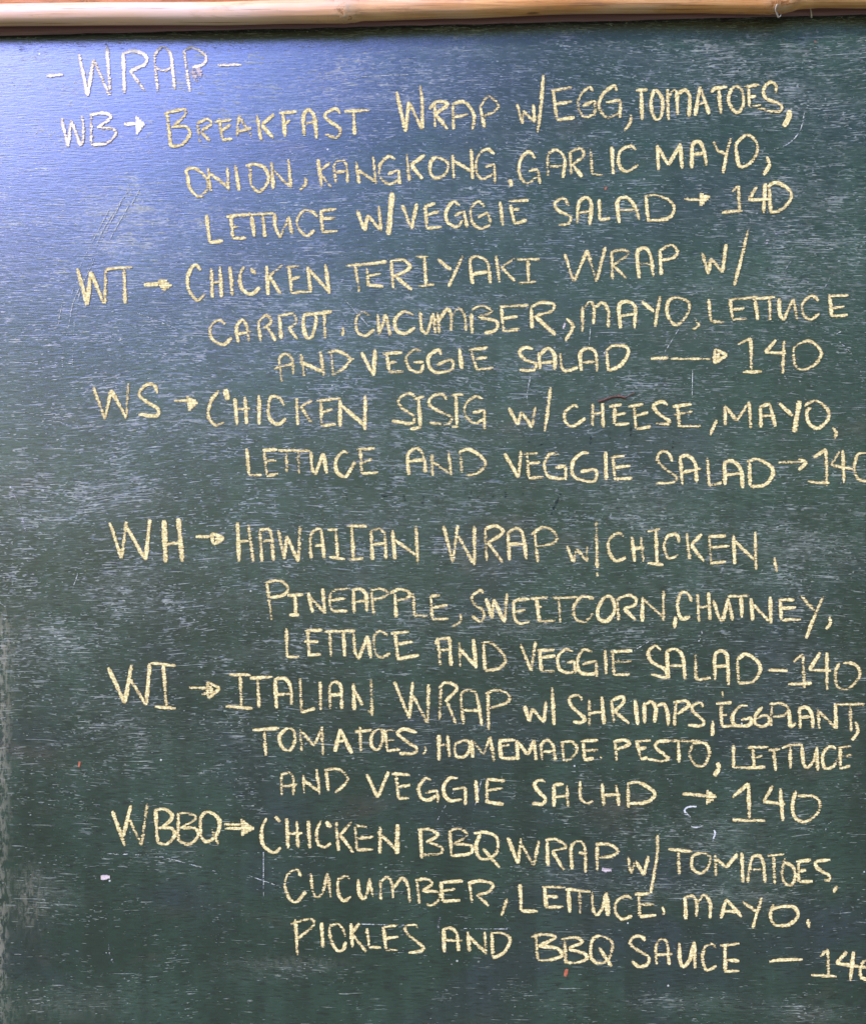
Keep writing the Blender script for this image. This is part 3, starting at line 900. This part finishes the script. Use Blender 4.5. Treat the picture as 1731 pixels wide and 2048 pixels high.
%1150,550 1165,590 1150,592
@1154,1640
$ word | MAYO,
/645,460 650,595 ~645,465 690,455 715,500 712,580 ~720,500 760,450 795,500 795,590
/860,590 890,475 985,580 /870,545 960,550
/990,490 1075,550 /1105,465 1075,560 1050,650
~1175,505 1155,570 1180,625 1260,630 1320,580 1300,525 1220,520 1165,540
/1380,595 1388,650
@560,1750
$ word | PICKLES
/92,265 105,480 ~65,295 140,270 200,270 195,310 100,385
/248,285 258,435
~345,295 300,310 305,390 340,450 375,450 395,400 %345,290 375,320 390,370
/425,290 435,435 /475,290 430,350 515,460
/520,320 535,435 605,435
/620,315 635,445 /610,315 705,300 /635,380 710,370 /635,450 705,450
~825,320 810,300 750,310 760,350 820,400 860,435 845,455 770,465
$ word | AND
/980,320 985,465 ~975,325 1030,320 1060,360 1070,455 /985,390 1095,395
/1125,340 1135,460 /1125,360 1235,470 /1225,340 1235,475
/1270,345 1275,490 ~1265,345 1335,350 1380,385 1345,460 1275,500
$ word | BBQ
/1530,345 1545,510 ~1505,370 1580,355 1650,375 1550,425 ~1550,425 1660,440 1690,480 1640,505 1545,510
@940,1630
/565,745 572,890 ~545,745 620,735 670,760 590,800 ~590,805 680,830 700,860 640,885 575,885
@1154,1750
~140,365 90,390 80,480 110,525 170,520 205,460 205,400 140,365 /130,435 205,550
$ word | SAUCE
~405,395 385,370 340,370 315,410 360,450 425,490 420,535 370,550 325,515
~475,540 470,430 500,385 535,400 550,540 /475,480 570,475
~610,405 615,520 640,550 675,500 697,410 /700,400 705,560
~830,440 810,415 765,430 750,500 775,570 835,545
/885,425 885,575 /855,425 970,412 /890,510 970,515 /880,578 970,575
$ dash | thin chalk dash after SAUCE
~1150,520 1200,510 1350,505
$ price | 140
/1455,490 1500,445 1505,615 /1400,600 1555,610
/1615,460 1550,530 1731,555 /1655,460 1635,635
~1731,510 1695,560 1700,610 1731,625 1790,600 1800,540 1731,510
"""

M_board = board_material()
M_chalk = chalk_material('yellow chalk', (0.44, 0.35, 0.14, 1), (0.88, 0.78, 0.39, 1))
M_chalk_flare = chalk_material('flare whitened chalk', (0.70, 0.62, 0.48, 1), (0.95, 0.91, 0.80, 1))  # yellow chalk of heading and WB, lens flare haze whitened into its colour
M_scr = chalk_material('pale scratch', (0.48, 0.50, 0.48, 1), (0.60, 0.62, 0.58, 1), 0.42, 0.12, (0.32, 0.34, 0.32, 1))
M_smear = chalk_material('chalk smear', (0.36, 0.36, 0.36, 1), (0.46, 0.42, 0.42, 1), 0.43, 0.22, (0.22, 0.22, 0.24, 1))
M_pink = chalk_material('pink chalk', (0.50, 0.42, 0.40, 1), (0.64, 0.55, 0.52, 1), 0.38, 0.16, (0.35, 0.30, 0.30, 1))
M_dark = chalk_material('wiped trace', (0.010, 0.020, 0.018, 1), (0.014, 0.028, 0.024, 1), 0.44, 0.24, (0.02, 0.028, 0.03, 1))

def simple(name, c1, c2, rough, sc=(40, 40, 40), spec=0.4, bump=0.3, rot=(0, 0, 0)):
    t = NT(name)
    pos = t.node('ShaderNodeTexCoord').outputs['Object']
    n = t.noise(t.coords(sc, pos, rot=rot), 1, 5, 0.6)
    t.bsdf(t.mix(t.smooth(n, 0.35, 0.66), c1, c2), rough, t.bump(n, bump, 0.001), spec)
    return t.m
M_rust = simple('red primer', (0.30, 0.07, 0.03, 1), (0.42, 0.13, 0.06, 1), 0.7, (300, 300, 300))
M_twig = simple('dry twig', (0.07, 0.03, 0.022, 1), (0.16, 0.075, 0.055, 1), 0.8, (200, 200, 200))
M_fibre = simple('pale fibre', (0.45, 0.40, 0.36, 1), (0.62, 0.57, 0.52, 1), 0.6, (200, 200, 200))

def bamboo_material():
    t = NT('weathered bamboo')
    pos = t.node('ShaderNodeTexCoord').outputs['Object']
    fib = t.noise(t.coords((9, 420, 420), pos), 1, 5, 0.62)
    mott = t.noise(t.coords((9, 34, 34), pos, loc=(3, 1, 2)), 1, 6, 0.6, 0.5)
    col = t.mix(t.smooth(mott, 0.34, 0.66), (0.78, 0.36, 0.12, 1), (0.93, 0.52, 0.22, 1))
    col = t.mix(t.smooth(fib, 0.44, 0.62, 0.0, 0.55), col, (0.44, 0.19, 0.065, 1))
    # bleached, weathered skin with a vein of its own
    bl = t.noise(t.coords((2.2, 9, 9), pos, loc=(0.6, 5, 0)), 1, 4, 0.6)
    col = t.mix(t.smooth(bl, 0.50, 0.62, 0.0, 0.6), col, (0.76, 0.56, 0.40, 1))
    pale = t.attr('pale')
    col = t.mix(t.math('MULTIPLY', pale, t.smooth(mott, 0.30, 0.70, 0.75, 0.35)), col, (0.90, 0.70, 0.62, 1))  # left end paler and pinker: partly lens flare haze painted into the colour
    crk = t.noise(t.coords((5, 300, 300), pos, loc=(8, 2, 1)), 1, 4, 0.65)
    col = t.mix(t.smooth(crk, 0.60, 0.68, 0.0, 0.7), col, (0.26, 0.105, 0.045, 1))
    dirt = t.noise(t.coords((14, 60, 60), pos, loc=(2, 7, 1)), 1, 6, 0.7, 0.4)
    col = t.mix(t.smooth(dirt, 0.55, 0.70, 0.0, 0.55), col, (0.40, 0.20, 0.10, 1))
    # insect spots and scuffs
    vo = t.node('ShaderNodeTexVoronoi'); vo.inputs['Scale'].default_value = 1.0
    t.l.new(t.coords((16, 60, 60), pos), vo.inputs['Vector'])
    s = t.node('ShaderNodeSeparateColor'); t.l.new(vo.outputs['Color'], s.inputs[0])
    spot = t.math('MULTIPLY', t.smooth(vo.outputs['Distance'], 0.09, 0.17, 1, 0), t.math('GREATER_THAN', s.outputs[0], 0.72))
    col = t.mix(t.math('MULTIPLY', spot, 0.75), col, (0.14, 0.06, 0.03, 1))
    node = t.attr('node')
    nn = t.noise(t.coords((160, 160, 160), pos), 1, 4, 0.7)
    col = t.mix(t.math('MULTIPLY', node, t.smooth(nn, 0.42, 0.60)), col, (0.60, 0.42, 0.26, 1))
    col = t.mix(t.math('MULTIPLY', node, t.smooth(nn, 0.46, 0.36, 0.0, 0.8)), col, (0.20, 0.08, 0.035, 1))
    h = t.math('ADD', t.math('MULTIPLY', fib, 0.6), t.math('MULTIPLY', node, nn))
    t.bsdf(col, 0.42, t.bump(h, 0.5, 0.0015), 0.5)
    return t.m
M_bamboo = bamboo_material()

# ------------------------------------------------------------------ the chalkboard
board = thing('chalkboard', 'dark green chalkboard with a hand chalked wrap menu in yellow chalk', 'chalkboard')

def gauss(x, y, blobs):
    v = 0.0
    for (cx, cy, rx, ry, a) in blobs:
        dx = (x - cx) / rx; dy = (y - cy) / ry
        q = dx * dx + dy * dy
        if q < 9: v += a * math.exp(-q)
    return v

DUST = [(225, 440, 60, 50, 2.0), (330, 440, 120, 40, 0.6), (250, 1175, 60, 36, 2.2), (240, 985, 90, 35, 0.9),
        (1420, 85, 70, 50, 0.9), (1570, 195, 150, 45, 0.8), (1560, 110, 260, 60, 0.6), (1620, 430, 120, 120, 0.7), (1560, 600, 200, 60, 0.5),
        (100, 1290, 80, 50, 1.0), (80, 1000, 110, 60, 0.7), (1580, 1090, 120, 60, 1.0), (1480, 1130, 140, 40, 0.6),
        (1050, 740, 70, 40, 0.8), (1300, 760, 60, 60, 0.5), (1300, 1010, 120, 50, 0.6), (900, 1010, 200, 40, 0.5),
        (600, 640, 260, 80, 0.5), (330, 850, 200, 80, 0.4), (1430, 1680, 130, 60, 0.9), (1250, 1620, 120, 50, 0.6),
        (1120, 1745, 90, 40, 0.8), (1500, 1790, 160, 50, 0.9), (1240, 1780, 120, 40, 0.6), (260, 1470, 120, 60, 0.5),
        (330, 1720, 90, 40, 0.5), (560, 1935, 120, 22, 0.8), (100, 1790, 70, 60, 0.7), (120, 1990, 140, 30, 0.6),
        (700, 830, 60, 40, 0.9), (870, 880, 160, 60, 0.4), (1640, 1450, 90, 200, 0.3), (980, 420, 300, 40, 0.4),
        (500, 180, 300, 60, 0.4), (760, 160, 120, 40, 0.9), (1000, 1250, 300, 50, 0.3), (880, 1480, 80, 40, 0.4),
        (150, 1480, 60, 140, 0.3), (560, 1480, 120, 60, 0.4), (1330, 2010, 200, 30, 0.5), (1640, 2025, 120, 20, 0.8)]
WORN = [(0, 1330, 20, 90, 0.9), (4, 1480, 16, 140, 0.8), (0, 1700, 16, 160, 0.7), (0, 1900, 14, 110, 0.9),
        (60, 1800, 30, 60, 0.55), (110, 2020, 150, 26, 0.16), (0, 2040, 30, 50, 0.3),
        (10, 1270, 14, 40, 0.5), (600, 1926, 90, 10, 0.25)]

def base_dust(x, y):
    # more chalk dust where the wiping hand reaches, little at the foot
    v = 0.36
    if y > 1250: v -= 0.55 * min(1.0, (y - 1250) / 450.0)
    if y < 330: v += 0.25 * (330 - y) / 330.0 * min(1.0, max(0.0, (x - 300) / 500.0))
    return v

def board_mesh():
    x0, x1, y0, y1 = -16, 1905, -40, 2190
    nx, ny = 240, 280
    v, f, du, wo_ = [], [], [], []
    r2 = random.Random(3)
    for j in range(ny + 1):
        for i in range(nx + 1):
            x = x0 + (x1 - x0) * i / nx; y = y0 + (y1 - y0) * j / ny
            p = at(x, y)
            p.y = 0.0004 * (math.sin(x * 0.004 + 1) + math.sin(y * 0.0031)) * 0.5 + 0.0004
            p.y = max(0.0, p.y)
            v.append(p)
            du.append(base_dust(x, y) + gauss(x, y, DUST)); wo_.append(min(1.0, gauss(x, y, WORN)))
    for j in range(ny):
        for i in range(nx):
            a = j * (nx + 1) + i
            f.append((a, a + nx + 1, a + nx + 2, a + 1))
    b0 = len(v)
    T = 0.012
    ring = [i for i in range(nx + 1)] + [(j) * (nx + 1) + nx for j in range(1, ny + 1)] \
        + [ny * (nx + 1) + i for i in range(nx - 1, -1, -1)] + [j * (nx + 1) for j in range(ny - 1, 0, -1)]
    for k in ring:
        p = v[k].copy(); p.y = T; v.append(p); du.append(0.2); wo_.append(0.5)
    m = len(ring)
    for k in range(m):
        f.append((ring[k], ring[(k + 1) % m], b0 + (k + 1) % m, b0 + k))
    f.append(tuple(b0 + k for k in range(m)))
    me = bpy.data.meshes.new('panel')
    me.from_pydata(v, [], f)
    for nm, arr in (('dust', du), ('worn', wo_)):
        a = me.attributes.new(nm, 'FLOAT', 'POINT'); a.data.foreach_set('value', arr)
    me.update()
    return me
link('panel', board_mesh(), M_board, board)

# reddish batten that closes the board at the top, half hidden behind the bamboo
def batten():
    import bmesh
    bm = bmesh.new()
    n = 60
    rows = []
    r2 = random.Random(5)
    for i in range(n + 1):
        px = -18 + (1907 + 18) * i / n
        lo = 70.5 + (28.5 - 70.5) * px / 1731 + r2.uniform(-0.8, 0.8)
        hi = lo - 70
        prof = [(0.0005, lo + 1), (-0.0045, lo + 0.5), (-0.0062, lo - 2.5), (-0.0068, lo - 7), (-0.0068, hi + 5), (-0.005, hi), (0.0005, hi)]
        rows.append([bm.verts.new(at(px, y, Y)) for (Y, y) in prof])
    for a, b in zip(rows, rows[1:]):
        for k in range(len(a) - 1):
            bm.faces.new((a[k], a[k+1], b[k+1], b[k]))
    bm.faces.new(rows[0]); bm.faces.new(list(reversed(rows[-1])))
    bmesh.ops.recalc_face_normals(bm, faces=bm.faces)
    me = bpy.data.meshes.new('top_batten'); bm.to_mesh(me); bm.free()
    return me
M_batten = simple('reddish stained batten', (0.22, 0.125, 0.15, 1), (0.34, 0.19, 0.21, 1), 0.4, (6, 300, 260), 0.4, 0.4)
link('top_batten', batten(), M_batten, board)

# ------------------------------------------------------------------ the writing
def fill_lines(poly, gap=4.2):
    ys = [p[1] for p in poly]
    y = min(ys) + gap * 0.5
    out = []
    while y < max(ys):
        xs = []
        for (ax, ay), (bx, by) in zip(poly, poly[1:] + poly[:1]):
            if (ay <= y < by) or (by <= y < ay):
                xs.append(ax + (y - ay) / (by - ay) * (bx - ax))
        xs.sort()
        for a, b in zip(xs[::2], xs[1::2]):
            if b - a > 2: out.append([(a - 0.5, y + rng.uniform(-1, 1)), (b + 0.5, y + rng.uniform(-1, 1))])
        y += gap
    return out

def write_all(text):
    ox = oy = 0
    entry = None
    rb = None; cur = None
    def flush():
        nonlocal rb, cur
        if rb and rb.v:
            me, c = rb.mesh(cur[0])
            o = link(cur[0], me, M_chalk_flare if entry.name == 'heading' or cur[1].endswith('WB') else M_chalk, entry, cur[1]); o.location = c
        rb = None
    for line in text.strip().splitlines():
        line = line.strip()
        if not line: continue
        if line[0] == '#':
            flush()
            nm, lab = [q.strip() for q in line[1:].split('|')]
            entry = bpy.data.objects.new(nm, None); C.objects.link(entry)
            entry.parent = board; entry['label'] = lab
        elif line[0] == '$':
            flush()
            nm, lab = [q.strip() for q in line[1:].split('|')]
            if nm in ('word', 'item_code', 'price'):
                lab = {'word': 'chalked word ', 'item_code': 'chalked code ', 'price': 'chalked price '}[nm] + lab
            cur = (nm, lab); rb = Ribbons()
        elif line[0] == '@':
            ox, oy = map(float, line[1:].split(','))
        else:
            for kind, body in re.findall(r'([/~!%*])([^/~!%*]+)', line):
                pts = [tuple(map(float, q.split(','))) for q in body.split()]
                pts = [(ox + x / 3.0, oy + y / 3.0) for x, y in pts]
                pr = rng.uniform(0.98, 1.18)
                if kind == '*':
                    for seg in fill_lines(pts):
                        rb.add(seg, 7.0, 7.0, 1.22)
                    continue
                if cur[0] == 'arrow': pr = max(pr, 1.12)
                runs = [pts] if kind == '~' else split_corners(pts)
                wv, wh = (8.7, 7.0)
                if kind == '!': wv, wh, pr = 11.0, 8.8, 1.25
                if kind == '%': wv, wh, pr = 6.6, 5.8, 1.06
                for r in runs:
                    if len(r) > 2: r = catmull(r)
                    rb.add(r, wv, wh, pr)
    flush()
write_all(TEXT)

# ------------------------------------------------------------------ scratches, smears, chips: each a part of the board
def mark(name, label, mat, lines, w, press, fade=0.15):
    rb = Ribbons()
    for l in lines:
        rb.add(catmull(l), w, w, press, lift=0.00012, jit=0.25, fade=fade, dirp=False)
    me, c = rb.mesh(name)
    o = link(name, me, mat, board, label); o.location = c
    return o

SCR = [
 [(279, 379), (252, 429), (221, 479)],
 [(259, 378), (229, 422), (202, 468), (179, 532), (147, 605), (138, 651), (126, 709), (125, 748)],
 [(241, 406), (207, 472), (188, 520), (161, 582), (149, 651), (145, 732)],
 [(220, 415), (184, 486), (161, 532), (142, 594)],
 [(259, 408), (218, 481)],
 [(124, 608), (116, 654)],
 [(156, 1147), (145, 1180)], [(0, 1205), (19, 1219)],
 [(1642, 196), (1612, 216), (1600, 258), (1580, 284), (1550, 298), (1522, 304)],
 [(1582, 520), (1566, 544)], [(1664, 546), (1640, 590)],
 [(1677, 683), (1704, 710), (1721, 747), (1722, 787)],
 [(1357, 657), (1317, 723)], [(1669, 670), (1692, 655)],
 [(1060, 753), (1053, 797), (1062, 827)], [(1180, 655), (1177, 693)],
 [(527, 1703), (527, 1795)], [(500, 1752), (557, 1772)],
 [(215, 1707), (310, 1712), (360, 1723), (440, 1745)],
 [(913, 1573), (870, 1647)], [(963, 1557), (940, 1653)],
 [(1301, 1280), (1264, 1303)], [(660, 1317), (662, 1370)],
 [(1371, 1617), (1367, 1627), (1384, 1635)],
 [(1667, 1638), (1652, 1653), (1647, 1677)],
 [(1008, 1833), (1020, 1848)], [(720, 1848), (840, 1851)], [(927, 1857), (1020, 1858)],
 [(550, 1000), (551, 1020)], [(1383, 1030), (1384, 1068)], [(1384, 740), (1383, 800)],
 [(260, 620), (360, 660)], [(590, 700), (620, 750)], [(700, 155), (850, 147)], [(640, 158), (690, 153)],
 [(260, 1660), (262, 1690)], [(690, 600), (735, 650)], [(20, 160), (36, 178)],
]
for l in SCR:
    mark('scratch', 'thin pale scratch across the paint', M_scr, [l], rng.uniform(1.6, 2.4), rng.uniform(0.88, 1.02))
for l in [[(1392, 1613), (1376, 1614), (1368, 1622), (1380, 1634)], [(1381, 1652), (1392, 1655), (1406, 1651)],
          [(1427, 1660), (1429, 1667), (1424, 1683)], [(1402, 1262), (1404, 1268)], [(1400, 1277), (1396, 1283)]]:
    mark('chalk_flick', 'small stray chalk mark', M_scr, [l], 3.6, 1.12)
mark('chalk_smear', 'grey rubbed chalk stroke by the left edge', M_smear, [[(25, 986), (38, 1007), (52, 1063)]], 6, 1.0)
mark('chalk_smear', 'pinkish rubbed stroke right of the second W/', M_smear, [[(1556, 458), (1546, 474)], [(1536, 480), (1524, 492)]], 11, 0.98)
mark('chalk_smear', 'lilac finger smear on the letter P of the heading', M_pink, [[(384, 138), (390, 152), (396, 164)], [(396, 136), (400, 150), (399, 160)]], 14, 1.02)
mark('chalk_smear', 'pale pink dab left of CUCUMBER', M_pink, [[(202, 1755), (220, 1754)]], 11, 1.2)
mark('chalk_smear', 'pink smear at the foot of the letter P in WRAP', M_pink, [[(1203, 1738), (1222, 1742)]], 11, 1.0)
mark('chalk_smear', 'faint curved smear before AND in the lowest line', M_smear, [[(880, 1832), (877, 1860), (893, 1907), (907, 1937)]], 9, 0.84)
mark('chalk_smear', 'faint drip mark low on the left', M_smear, [[(217, 1884), (219, 1902), (226, 1925)]], 7, 0.86)
mark('chalk_smear', 'pink dab beside the comma after CUCUMBER', M_pink, [[(1129, 646), (1126, 658)]], 6, 1.2)
mark('chalk_smear', 'small grey dab on the left half', M_smear, [[(109, 655), (116, 655)]], 6, 1.2)
mark('paint_chip', 'small orange red chip under BBQ', M_rust, [[(1133, 1938), (1129, 1953)]], 8, 1.0)
mark('paint_chip', 'tiny dark red chip under GARLIC', M_rust, [[(1212, 374), (1209, 380)]], 4, 1.0)
mark('paint_chip', 'tiny reddish chip on the left half', M_rust, [[(160, 1523), (158, 1534)]], 4.5, 1.0)
mark('paint_chip', 'tiny red fleck at the top right', M_rust, [[(1629, 82), (1630, 85)]], 4.5, 1.0)
GHOST = [[(805, 987), (815, 1010)], [(847, 990), (846, 1017)], [(873, 960), (873, 1023)], [(943, 980), (937, 1007)],
         [(960, 983), (953, 1003)], [(985, 980), (987, 1003)], [(1010, 983), (1013, 1000)], [(1047, 973), (1045, 1000)],
         [(1120, 987), (1097, 1040)], [(1027, 850), (1048, 872), (1068, 895)], [(1097, 877), (1073, 897)],
         [(1218, 860), (1222, 890)], [(1260, 850), (1262, 885)], [(1345, 880), (1345, 905)], [(1440, 480), (1442, 520)],
         [(760, 990), (790, 992)], [(690, 985), (700, 1010)], [(1180, 870), (1182, 900)]]
for l in GHOST:
    mark('wiped_trace', 'dark trace of an older wiped letter', M_dark, [l], 10, 0.92)

# ------------------------------------------------------------------ twig, bamboo
def tube(name, path, radii, seg=8, caps=True, attr=None):
    """path: list of Vectors"""
    v, f, na = [], [], []
    n = len(path)
    for i, p in enumerate(path):
        t = (path[min(i+1, n-1)] - path[max(i-1, 0)]).normalized()
        a = t.cross(Vector((0, 1, 0)))
        if a.length < 1e-3: a = t.cross(Vector((0, 0, 1)))
        a.normalize(); b = t.cross(a).normalized()
        for k in range(seg):
            th = 2 * math.pi * k / seg
            r = radii[i] if not callable(radii) else radii(i, th)
            v.append(p + (a * math.cos(th) + b * math.sin(th)) * r)
            na.append(attr[i] if attr else 0.0)
    for i in range(n - 1):
        for k in range(seg):
            f.append((i*seg+k, i*seg+(k+1) % seg, (i+1)*seg+(k+1) % seg, (i+1)*seg+k))
    if caps:
        f.append(tuple(range(seg - 1, -1, -1))); f.append(tuple((n-1)*seg + k for k in range(seg)))
    return v, f, na

def to_mesh(name, parts):
    v, f, na = [], [], []
    for (pv, pf, pa) in parts:
        o = len(v); v += pv; f += [tuple(i + o for i in q) for q in pf]; na += pa
    me = bpy.data.meshes.new(name); me.from_pydata(v, [], f)
    a = me.attributes.new('node', 'FLOAT', 'POINT'); a.data.foreach_set('value', na)
    a = me.attributes.new('pale', 'FLOAT', 'POINT'); a.data.foreach_set('value', [max(0.0, min(1.0, (0.05 - p.x) / 0.42)) for p in v])  # grows leftward, masks the flare haze painted on the bamboo
    me.update(); me.validate()
    import bmesh
    bm = bmesh.new(); bm.from_mesh(me); bmesh.ops.recalc_face_normals(bm, faces=bm.faces); bm.to_mesh(me); bm.free()
    me.polygons.foreach_set('use_smooth', [True] * len(me.polygons))
    return me

tw = []
for path, r in (([(1196, 803), (1207, 800), (1221, 795), (1232, 793), (1241, 793), (1251, 797)], 2.1), ([(1236, 788), (1243, 794), (1249, 793)], 1.4), ([(1252, 794), (1262, 789), (1268, 786)], 1.1)):
    P = [at(x, y, -0.0012) for x, y in path]
    P = catmull(P, 5)
    tw.append(tube('t', P, [r * S * rng.uniform(0.75, 1.15) for _ in P], 6))
o = link('dry_twig', to_mesh('dry_twig', tw), M_twig)
o['label'] = 'thin reddish brown twig stuck to the board above CHEESE'; o['category'] = 'twig'

def lerp_table(tab, x):
    if x <= tab[0][0]: return tab[0][1]
    for (a, va), (b, vb) in zip(tab, tab[1:]):
        if x <= b:
            t = (x - a) / (b - a); t = t * t * (3 - 2 * t) if abs(vb - va) > 3 else t
            return va + (vb - va) * t
    return tab[-1][1]

def culm(name, bottom, radius, Y, x0, x1, nodes, step=6, dY=0.0):
    path, rad, na = [], [], []
    x = x0
    while x <= x1:
        b = lerp_table(bottom, x); r = lerp_table(radius, x)
        nd = 0.0
        for (nx, nw) in nodes:
            nd = max(nd, math.exp(-((x - nx) / nw) ** 2))
        path.append(at(x, b - r, Y)); rad.append(r * S * (D + Y) / D); na.append(nd)
        x += step
    r3 = random.Random(len(nodes) + int(Y * 1e4))
    ph = r3.uniform(0, 6)
    def rr(i, th):
        k = 1 + 0.012 * math.sin(2 * th + ph + i * 0.02) + 0.006 * math.sin(i * 0.11 + ph)
        if na[i] > 0.2: k += na[i] * r3.uniform(-0.035, 0.045)
        return rad[i] * k
    return to_mesh(name, [tube('c', path, rr, 40, True, na)])

# front pole
Yf = -0.0215
pole = thing('bamboo_pole', 'weathered orange bamboo pole running along the top of the board, knot at right', 'bamboo pole', at(865, 10, Yf))
me = culm('culm', [(-140, 52), (0, 51), (200, 49), (430, 49), (600, 45.5), (690, 45), (730, 40), (900, 35), (1180, 25.5), (1400, 24), (1530, 26.5), (1562, 25), (1600, 16.5), (1640, 14), (1731, 15), (1900, 15)],
          [(-140, 21), (0, 21), (600, 22), (690, 25), (740, 23), (1200, 23), (1500, 24), (1545, 26), (1610, 23), (1900, 23)],
          Yf, -140, 1900, [(690, 22), (1552, 26)])
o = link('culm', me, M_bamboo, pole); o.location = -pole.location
def fibre(lines, lab):
    parts = []
    for l, Y0, Y1 in lines:
        n = len(l)
        P = catmull([at(x, y, Y0 + (Y1 - Y0) * i / (n - 1)) for i, (x, y) in enumerate(l)], 6)
        parts.append(tube('f', P, [1.5 * S * (0.7 + 0.5 * i / len(P)) for i in range(len(P))], 7))
    o = link('fibre_tie', to_mesh('fibre_tie', parts), M_fibre, pole, lab); o.location = -pole.location
fibre([([(1553, 8), (1550, 18), (1552, 26), (1556, 35)], -0.0360, -0.024), ([(1556, 35), (1560, 31), (1558, 25)], -0.024, -0.018)], 'pale looped fibre at the knot')
fibre([([(1619, 16), (1621, 24), (1622, 36)], -0.014, -0.009)], 'pale straight fibre right of the knot')

# second pole lying just above and behind the first
Yb = -0.017
pole2 = thing('bamboo_pole', 'second bamboo pole just showing above the first at the top left edge', 'bamboo pole', at(300, -20, Yb))
me = culm('culm', [(-140, 11), (0, 11), (300, 8.5), (700, 2), (1100, -6), (1900, -12)], [(-140, 22), (1900, 21)], Yb, -140, 1900, [(180, 14)])
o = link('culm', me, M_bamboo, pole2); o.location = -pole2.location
